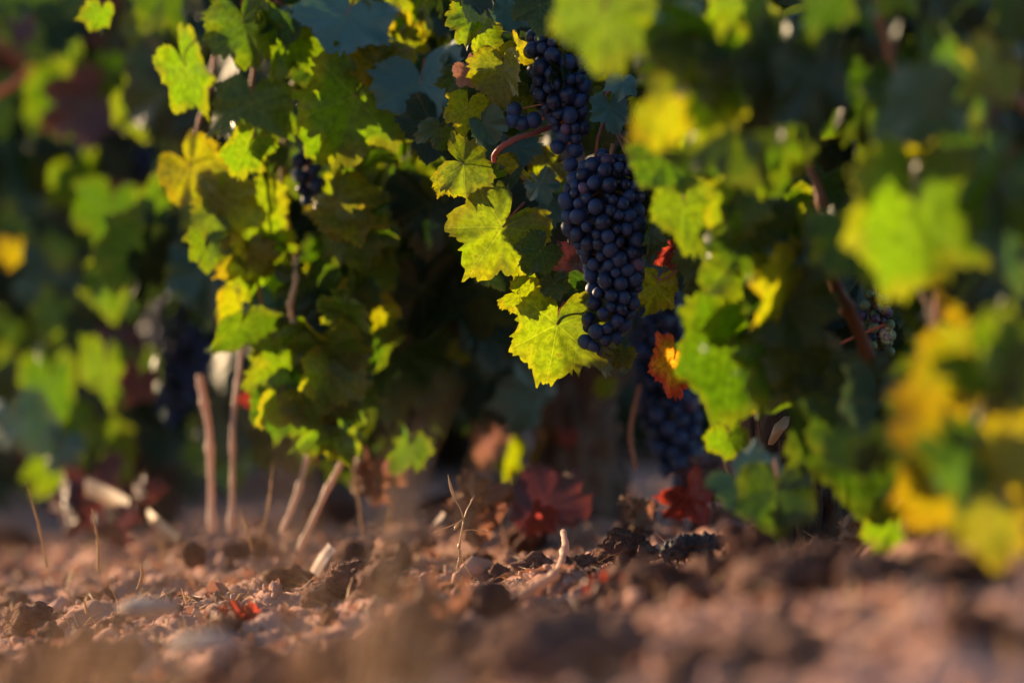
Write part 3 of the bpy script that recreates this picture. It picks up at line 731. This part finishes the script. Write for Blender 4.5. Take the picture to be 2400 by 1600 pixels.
for k, pts in enumerate(([(620, -40), (590, 200), (560, 420), (600, 640), (640, 840), (700, 1010)], [(850, -40), (820, 200), (800, 460), (770, 700), (745, 860)], [(520, -40), (500, 160), (455, 330), (440, 440)], [(690, 180), (660, 420), (690, 620), (650, 760)])):
    cane('mid', [P(x, y, 2.99 + .02 * k) for x, y in pts], [.0022, .0018, .0014, .001], 30 + k, M_PETG if k % 2 else None)
cane('main', [P(1490, 1100, 3.0), P(1478, 1010, 3.0), P(1500, 900, 3.0)], [.002, .002, .002], 20)

# ------------------------------------------------------------------ grape bunches
SPH = []
for i in range(4):
    V = []; F = []; a, b = 22, 15
    k = (1.0, 1.06, 1.1, .97)[i]
    for jz in range(1, b):
        for ja in range(a):
            t, f = math.pi * jz / b, 2 * math.pi * ja / a
            V.append((math.sin(t) * math.cos(f), math.sin(t) * math.sin(f), math.cos(t) * k - .03 * (jz == 1)))
    for jz in range(b - 2):
        for ja in range(a):
            q = (ja + 1) % a; F.append((jz * a + ja, (jz + 1) * a + ja, (jz + 1) * a + q, jz * a + q))
    V += [(0, 0, k * .94), (0, 0, -k)]; nt = len(V) - 2
    for ja in range(a):
        q = (ja + 1) % a; F.append((nt, ja, q)); F.append((nt + 1, (b - 2) * a + q, (b - 2) * a + ja))
    me = bpy.data.meshes.new('grape'); me.from_pydata(V, [], F); me.polygons.foreach_set('use_smooth', [True] * len(F)); me.materials.append(G_BLUE); SPH.append(me)

def bunch(label, d, prof, gpx, n, mats=((G_BLUE, 45), (G_PURPLE, 1)), seed=1, extra=(), thick=.85):
    """prof: (y, centre x, half width) rows in photo pixels; gpx: grape diameter in photo pixels"""
    r = random.Random(seed); rad = M_(gpx, d) / 2
    top = P(prof[0][1], prof[0][0], d + .005)
    root = empty('grape_bunch', top); tag(root, label, 'grapes', 'bunches of grapes')
    ys = [p[0] for p in prof]; pts = [(P(x, y, d), r.uniform(.95, 1.08)) for x, y in extra]
    def at(y):
        for (y0, c0, h0), (y1, c1, h1) in zip(prof, prof[1:]):
            if y <= y1:
                t = (y - y0) / (y1 - y0); return c0 + (c1 - c0) * t, h0 + (h1 - h0) * t
        return prof[-1][1:]
    for layer, nn in ((1.0, n), (.45, n // 4)):
        cnt = 0
        for _ in range(n * 60):
            if cnt >= nn: break
            y = r.uniform(ys[0], ys[-1]); cxp, hw = at(y); hw = max(4, hw - gpx * .45) * layer
            a = r.uniform(0, 2 * math.pi); q = P(cxp + math.cos(a) * hw, y, d); q.y += math.sin(a) * M_(hw, d) * thick + r.uniform(-.15, .15) * rad
            s = r.choice((.70, .85, .95, 1, 1, 1.05, 1.12))
            if all((q - p).length > rad * (s + t) * .84 for p, t in pts):
                pts.append((q, s)); cnt += 1
    for q, s in pts:
        o = bpy.data.objects.new('grape', r.choice(SPH)); link(o, root)
        o.location = q - top; sc = rad * s; o.scale = (sc * r.uniform(.93, 1.06), sc * r.uniform(.93, 1.06), sc * r.uniform(.94, 1.1)); o.rotation_euler = (r.gauss(0, .5), r.gauss(0, .5), r.random() * 6.28)
        u = r.random() * sum(w for _, w in mats)
        for m, w in mats:
            u -= w
            if u <= 0: setmat(o, m); break
    # rachis with a pedicel to every berry
    axis_pts = [P(at(y)[0], y, d) - top for y in np.linspace(ys[0] - 25, ys[-1] - gpx, 7)]
    V, F = tube_geo(axis_pts, [.0016, .0014, .0012, .001], nseg=6, n=24)
    for q, s in pts:
        y = min(max(800 - (q.z - CAM_Z) / d * FPX - gpx * .6, ys[0]), ys[-1]); a0 = P(at(y)[0], y, d) - top
        v, f = tube_geo([a0, q - top], [.0008, .0006], nseg=4, n=2, cap=False); b = len(V); V += v; F += [tuple(k + b for k in t) for t in f]
    mesh_obj('stalk', V, F, M_RACHIS, root)
    return root

bunch('large sharp blue-black bunch hanging below, its lowest grape past the bright leaf', 2.70,
      [(362, 1432, 34), (400, 1425, 90), (470, 1410, 104), (540, 1418, 100), (610, 1440, 78), (680, 1442, 68), (740, 1425, 66), (790, 1408, 50), (835, 1405, 26)], 36, 195, seed=4,
      extra=[(1411, 820), (1400, 786), (1372, 800), (1440, 725), (1398, 385), (1442, 378)])
bunch('sharp blue-black bunch higher up, hanging from the top of the picture', 2.715,
      [(50, 1305, 60), (110, 1310, 84), (190, 1310, 74), (250, 1315, 68), (290, 1330, 48), (340, 1335, 34), (395, 1338, 20)], 37, 105, seed=9,
      extra=[(1205, 258), (1225, 290), (1203, 280), (1250, 282), (1306, 345), (1324, 318), (1348, 352), (1337, 386), (1365, 300), (1288, 262)])
bunch('half-ripe bunch of green and purple grapes in the shade behind the diagonal cane', 2.72,
      [(690, 2050, 30), (740, 2052, 44), (800, 2060, 40), (850, 2062, 44), (900, 2080, 38), (940, 2095, 20)], 25, 48, ((G_GREEN, 5), (G_PURPLE, 4), (G_BLUE, 1)), seed=12)
bunch('few dark blue grapes showing in a gap beside the upright teal leaf', 2.70,
      [(720, 1850, 26), (750, 1850, 48), (795, 1845, 38)], 42, 12, seed=15)
bunch('blurred dark bunch low behind the large sharp one, over the red leaves', 3.12,
      [(640, 1550, 40), (780, 1545, 66), (900, 1560, 80), (1000, 1575, 72), (1080, 1590, 60), (1135, 1595, 25)], 37, 110, seed=21)
bunch('narrow blurred bunch between lit leaves of the middle vine', 2.98,
      [(235, 712, 16), (300, 712, 26), (350, 722, 34), (420, 725, 44), (475, 730, 30)], 36, 34, seed=22)
bunch('blurred dark bunch beside the two tall pale stems', 3.8,
      [(690, 440, 70), (760, 440, 110), (850, 430, 90), (930, 410, 55), (985, 400, 28)], 33, 90, seed=23)
bunch('very blurred navy bunch high up in the far vine', 3.7,
      [(310, 325, 22), (380, 330, 40), (450, 335, 30)], 30, 26, seed=24)
bunch('dark blurred bunch in the shadow under the bright sharp leaves', 3.12,
      [(560, 1130, 40), (640, 1145, 62), (710, 1160, 60), (770, 1170, 30)], 35, 54, seed=25)
bunch('dark bunch high in the shade of the near vine', 2.5,
      [(0, 2090, 60), (100, 2100, 76), (200, 2080, 70), (300, 2040, 60), (420, 2060, 40)], 40, 80, seed=26)

# ------------------------------------------------------------------ far rows, stretched left out of view to block the low sun
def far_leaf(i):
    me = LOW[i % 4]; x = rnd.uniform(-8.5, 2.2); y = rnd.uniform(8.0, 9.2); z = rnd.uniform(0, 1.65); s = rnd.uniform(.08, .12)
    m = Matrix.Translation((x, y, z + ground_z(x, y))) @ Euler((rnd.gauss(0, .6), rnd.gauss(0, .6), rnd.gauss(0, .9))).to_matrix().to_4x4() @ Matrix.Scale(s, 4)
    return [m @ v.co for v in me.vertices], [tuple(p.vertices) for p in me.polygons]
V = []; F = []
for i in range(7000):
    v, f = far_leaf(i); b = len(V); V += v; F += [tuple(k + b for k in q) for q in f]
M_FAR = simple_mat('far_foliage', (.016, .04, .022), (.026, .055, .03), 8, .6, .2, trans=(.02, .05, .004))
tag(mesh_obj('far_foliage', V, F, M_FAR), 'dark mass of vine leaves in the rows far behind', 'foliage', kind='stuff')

# ------------------------------------------------------------------ things on the soil
def stalk(name, pts, radii, mat, label, cat, group=None, nseg=8, rough=.3, nodes=3):
    pts = [Vector(p) for p in pts]; base = pts[0].copy()
    V, F = tube_geo([p - base for p in pts], radii, nseg=nseg, n=max(40, len(pts) * 8), rough=rough, seed=pts[0].x * 50, nodes=nodes)
    o = mesh_obj(name, V, F, mat, loc=base); return tag(o, label, cat, group, 'thing')
ST = 'dry stems standing in the soil'
stalk('dry_shoot', [P(497, 1250, 3.12), P(494, 1120, 3.12), P(490, 1010, 3.12), P(478, 940, 3.12), P(467, 878, 3.12)], [.0031, .0029, .0029, .0032, .0033], M_DEAD, 'taller thicker pale dry stem standing upright, bent near its top', 'stem', ST)
stalk('dry_shoot', [P(541, 1252, 3.10), P(545, 1130, 3.10), P(546, 990, 3.10), P(558, 890, 3.12), P(566, 800, 3.14)], [.0026, .0022, .0022, .002, .0016], M_DEAD, 'thinner pale dry stem upright beside the thicker one', 'stem', ST)
stalk('dry_shoot', [P(660, 1250, 3.05), P(695, 1160, 3.05), P(725, 1060, 3.06), P(745, 1000, 3.07)], [.0020, .0022, .0025, .002], M_DEAD, 'pale dry stem leaning towards the lit hanging leaves', 'stem', ST)
stalk('dry_shoot', [P(700, 1290, 3.0), P(760, 1160, 3.0), P(800, 1080, 3.0), P(830, 960, 3.02)], [.0022, .0024, .0024, .002], M_DEAD, 'reddish dry stem leaning in front of the shaded green leaf', 'stem', ST)
stalk('dry_shoot', [P(690, 770, 2.95), P(680, 720, 2.95), P(692, 660, 2.95), P(696, 600, 2.96)], [.0022, .0026, .0026, .002], M_STRAW, 'bright dry tendril stub among the lit leaves', 'stem')
def flat_straw(label, pts, w, group='bright straws on the soil', mat=M_STRAW):
    pts = [Vector(p) for p in pts]; base = pts[0].copy(); path = smooth_path(pts, 10); V = []; F = []
    hv = (SUN_DIR + Vector((0, -1, 0))).normalized(); dv = (pts[-1] - pts[0]).normalized(); wv = dv.cross(hv).normalized(); tv = wv.cross(dv)
    wv = (wv + Vector((.25, 0, .15))).normalized()
    for p in path:
        for a, b in ((-1, 0), (0, .35), (1, 0), (0, -.25)):
            V.append(p - base + wv * a * w * 1.6 + tv * b * w * .6)
    for i in range(10):
        for k in range(4): F.append((i * 4 + k, i * 4 + (k + 1) % 4, (i + 1) * 4 + (k + 1) % 4, (i + 1) * 4 + k))
    F += [(3, 2, 1, 0), (40, 41, 42, 43)]
    return tag(mesh_obj('straw', V, F, mat, smooth=False, loc=base), label, 'straw', group)
flat_straw('wide brightly sunlit straw, upper of the two bright ones by the far vine', [P(200, 1140, 3.25), P(250, 1160, 3.23), P(302, 1188, 3.2)], .0045)
flat_straw('narrower sunlit straw sloping down, lower of the two bright ones', [P(346, 1205, 3.15), P(380, 1235, 3.12), P(418, 1265, 3.1)], .0030)
flat_straw('broad pale straw leaning on the big clod before the tall stems', [P(735, 1345, 2.86), P(755, 1310, 2.85), P(778, 1280, 2.85)], .0042, mat=M_DEAD)
flat_straw('flat reddish straw lying beneath the dark wood', [P(1405, 1440, 2.4), P(1430, 1405, 2.42), P(1450, 1372, 2.44)], .0032, mat=M_DEAD)
flat_straw('flat pale straw leaning before the bent tan stem', [P(1020, 1230, 3.0), P(1050, 1190, 3.0), P(1080, 1150, 3.02)], .0032, mat=M_DEAD)
flat_straw('long grey straw lying across the blurred near clods', [P(1690, 1520, 2.0), P(1760, 1430, 2.05), P(1830, 1390, 2.1)], .0045, mat=M_DEAD)
stalk('bent_shoot', [Vector((q.x, q.y, max(q.z, ground_full(q.x, q.y) + .005))) for q in (P(1185, 1420, 2.45), P(1250, 1392, 2.5), P(1300, 1365, 2.55), P(1315, 1320, 2.62), P(1325, 1280, 2.7), P(1320, 1245, 2.75))], [.003, .0032, .003, .0026, .0026, .002], M_DEAD, 'tan stem lying on the soil and bending up to the purple leaf', 'stem')

for k, (x0, y0, x1, y1, d, lb) in enumerate(((610, 1270, 640, 1080, 3.02, 'thin pale grass blade just beside the leaning pale stem'), (850, 1260, 815, 1060, 3.05, 'thin pale grass blade under the low green leaf of the middle vine'),
        (110, 1330, 60, 1130, 2.85, 'thin straw blade leaning outward below the far vine'), (230, 1340, 215, 1190, 2.8, 'thin straw blade standing below the upper bright straw'), (590, 1290, 560, 1190, 2.95, 'short grass blade at the foot of the thinner stem'),
        (905, 1240, 925, 1120, 3.1, 'short pale blade before the dark middle trunk'), (322, 1380, 330, 1318, 2.72, 'tiny sharp hooked grass stem in the soil'))):
    stalk('wild_grass', [P(x0, y0, d), P((x0 + x1) / 2 + 6, (y0 + y1) / 2, d), P(x1, y1, d)], [.0009, .0011, .0003], M_GRASS, lb, 'grass', 'single dry grass blades', nseg=5, nodes=0)
# seed-bearing grass stalk in focus
gb = P(1078, 1340, 2.70)
gs = empty('grass_stalk', gb); tag(gs, 'sharp dry grass stalk with seed heads standing alone on the soil', 'grass')
def gpart(name, pts, radii, mat=M_STRAW):
    V, F = tube_geo([Vector(p) - gb for p in pts], radii, nseg=6, n=12); return mesh_obj(name, V, F, mat, gs)
p_ = lambda x, y, dd=0: P(x, y, 2.70 + dd)
gpart('stem', [p_(1078, 1345), p_(1076, 1300), p_(1079, 1262), p_(1087, 1216)], [.0005, .0007, .0006, .0005])
gpart('branch', [p_(1087, 1216), p_(1078, 1190), p_(1066, 1168), p_(1050, 1112)], [.0005, .0004, .0004, .0002])
gpart('branch', [p_(1087, 1216), p_(1094, 1195), p_(1102, 1180), p_(1112, 1160)], [.0004, .0004, .0004, .0002])
gpart('branch', [p_(1087, 1216), p_(1065, 1228), p_(1040, 1238), p_(1018, 1246)], [.0004, .0003, .0003, .0002])
gpart('branch', [p_(1082, 1246), p_(1098, 1241), p_(1118, 1242), p_(1145, 1248)], [.0004, .0003, .0003, .0002])
gpart('blade', [p_(1081, 1305), p_(1088, 1320), p_(1098, 1338), p_(1106, 1352)], [.0004, .0005, .0004, .0002])
gpart('blade', [p_(1075, 1310), p_(1071, 1330), p_(1069, 1350), p_(1068, 1365)], [.0004, .0005, .0004, .0002])
for pts, w in (([p_(1068, 1172), p_(1058, 1145), p_(1050, 1112)], .0013), ([p_(1076, 1288), p_(1076, 1278), p_(1080, 1266)], .0013), ([p_(1064, 1242), p_(1070, 1232), p_(1077, 1224)], .0011),
               ([p_(1077, 1325), p_(1078, 1305), p_(1080, 1288)], .0012), ([p_(1125, 1242), p_(1133, 1244), p_(1142, 1248)], .0007), ([p_(1103, 1178), p_(1107, 1170), p_(1111, 1162)], .0007)):
    gpart('seed_head', pts, [.0003, w, w * .8, .0001])

# dark weathered wood
wb = P(1640, 1300, 2.62)
V, F = tube_geo([P(1552, 1302, 2.60) - wb, P(1590, 1284, 2.60) - wb, P(1640, 1280, 2.61) - wb, P(1700, 1284, 2.62) - wb, P(1752, 1302, 2.63) - wb], [.004, .0075, .008, .007, .004], nseg=44, n=80, rough=.45, seed=2, ridge=.42)
tag(mesh_obj('wood_chunk', V, F, M_CHAR, loc=wb), 'dark crumbly chunk of weathered wood on the soil before the main trunk', 'wood')

def fallen(label, box, d, kind, meshes=DRYM, tip=0, yaw=0, pitch=60):
    x0, y0, x1, y1 = box; c = P((x0 + x1) / 2, (y0 + y1) / 2, d); s = M_(max(x1 - x0, y1 - y0), d) / 1.4
    o = bpy.data.objects.new('fallen_leaf', rnd.choice(meshes)); link(o)
    rot = Matrix.Rotation(R(yaw), 3, 'Z') @ Matrix.Rotation(R(pitch), 3, 'X') @ Matrix.Rotation(R(tip), 3, 'Y')
    o.rotation_euler = rot.to_euler(); o.scale = (s, s, s); o.location = c - rot @ Vector((0, .1, -.2)) * s
    setmat(o, LM[kind]); return tag(o, label, 'leaf', 'fallen leaves')
fallen('large purple-brown fallen leaf propped against the dark trunk', (1185, 1085, 1355, 1250), 3.0, 'dark_red', CURLY, 165, 10, -22)
fallen('small bright red leaf under the purple-brown one', (1215, 1185, 1295, 1245), 2.95, 'red', CURLY, 20, 40, 10)
fallen('crumpled scarlet leaf beside the teal leaf near the ground', (1560, 1120, 1675, 1215), 2.93, 'red', CURLY, -35, 30, 18)
fallen('darker red crumpled leaf behind the scarlet one', (1620, 1090, 1700, 1190), 2.95, 'dark_red', DRYM, 40, 20, 10)
fallen('tiny red leaf glowing against the dark trunk', (1312, 1005, 1350, 1050), 3.2, 'red', CURLY, 0, 0, 0)
fallen('tan curled leaf before the red leaves', (1480, 1165, 1525, 1235), 2.9, 'dry', DRYM, 10, 10, 0)
fallen('red dry leaf under the upper bright straw', (130, 1150, 240, 1260), 3.3, 'dark_red', DRYM, 10, 0, 20)
fallen('dark red dry leaf standing above the lower bright straw', (315, 1130, 370, 1185), 3.3, 'dark_red', DRYM, 30, 0, 10)
fallen('brick red leaf lying below the two bright straws', (240, 1215, 310, 1300), 3.15, 'dark_red', DRYM, -30, 20, 50)
fallen('dry brown leaf leaning by the reddish stem', (830, 1080, 930, 1180), 3.1, 'dry', DRYM, 0, 0, 20)
fallen('peach-coloured dry leaf on the soil at the golden vine', (2245, 1270, 2330, 1370), 2.2, 'dry', DRYM, 0, 0, 0)
fallen('brown dry leaf curled at the foot of the main trunk', (1985, 1220, 2060, 1320), 2.58, 'dry', DRYM, 20, 10, 0)
fallen('papery brown leaf hanging low by the near trunk', (2100, 1140, 2190, 1250), 2.45, 'dry', DRYM, 0, 0, 0)
fallen('dry tan leaf on the soil before the purple-brown leaf', (1080, 1140, 1180, 1270), 2.95, 'dry', DRYM, 20, 0, 30)
fallen('small rusty leaf half buried in the near clods', (1380, 1380, 1460, 1440), 2.35, 'red', DRYM, 20, 0, 50)
fallen('rusty brown leaf pressed into the soil below the grass stalk', (960, 1400, 1080, 1480), 2.25, 'dry', DRYM, 20, 0, 60)
fallen('orange crumpled leaf scrap amid the sharp litter', (520, 1440, 590, 1490), 2.55, 'red', DRYM, 20, 0, 60)
for lb, px, py, d, rp in (('flat grey stone, farther of the two in the blurred near soil', 345, 1415, 2.3, 75), ('flat grey stone, nearer of the two in the blurred near soil', 480, 1495, 2.1, 80)):
    p = P(px, py, d); V, F = lump(px, (IV2, IF2), .2); rr = M_(rp, d)
    o = mesh_obj('stone', [Vector((v.x * rr, v.y * rr, v.z * rr * .32)) for v in V], F, M_STONE, loc=(p.x, p.y, p.z - rr * .1)); tag(o, lb, 'stone', 'grey stones')

# dry grass close to the lens
V = []; F = []
for i in range(150):
    y = rnd.uniform(1.15, 1.7)
    if i < 70: px, L = rnd.uniform(-150, 280), rnd.uniform(.05, .15)
    elif i < 95: px, L = rnd.uniform(700, 960), rnd.uniform(.08, .19)
    else: px, L = rnd.uniform(-100, 800), rnd.uniform(.02, .05)
    x = (px - 1200) / FPX * y; z = ground_z(x, y)
    lean = Vector((rnd.gauss(.1, .35), rnd.gauss(0, .3), 1)).normalized() * L
    b = Vector((x, y, z - .01)); v, f = tube_geo([b, b + lean * .5 + Vector((0, 0, L * .1)), b + lean], [.0010, .0009, .0003], nseg=4, n=5); k = len(V); V += v; F += [tuple(q + k for q in t) for t in f]
tag(mesh_obj('dry_grass', V, F, M_GRASS), 'blurred tuft of dry brown grass close to the lens', 'grass', kind='stuff')
for v in VINES.values(): del v['n']
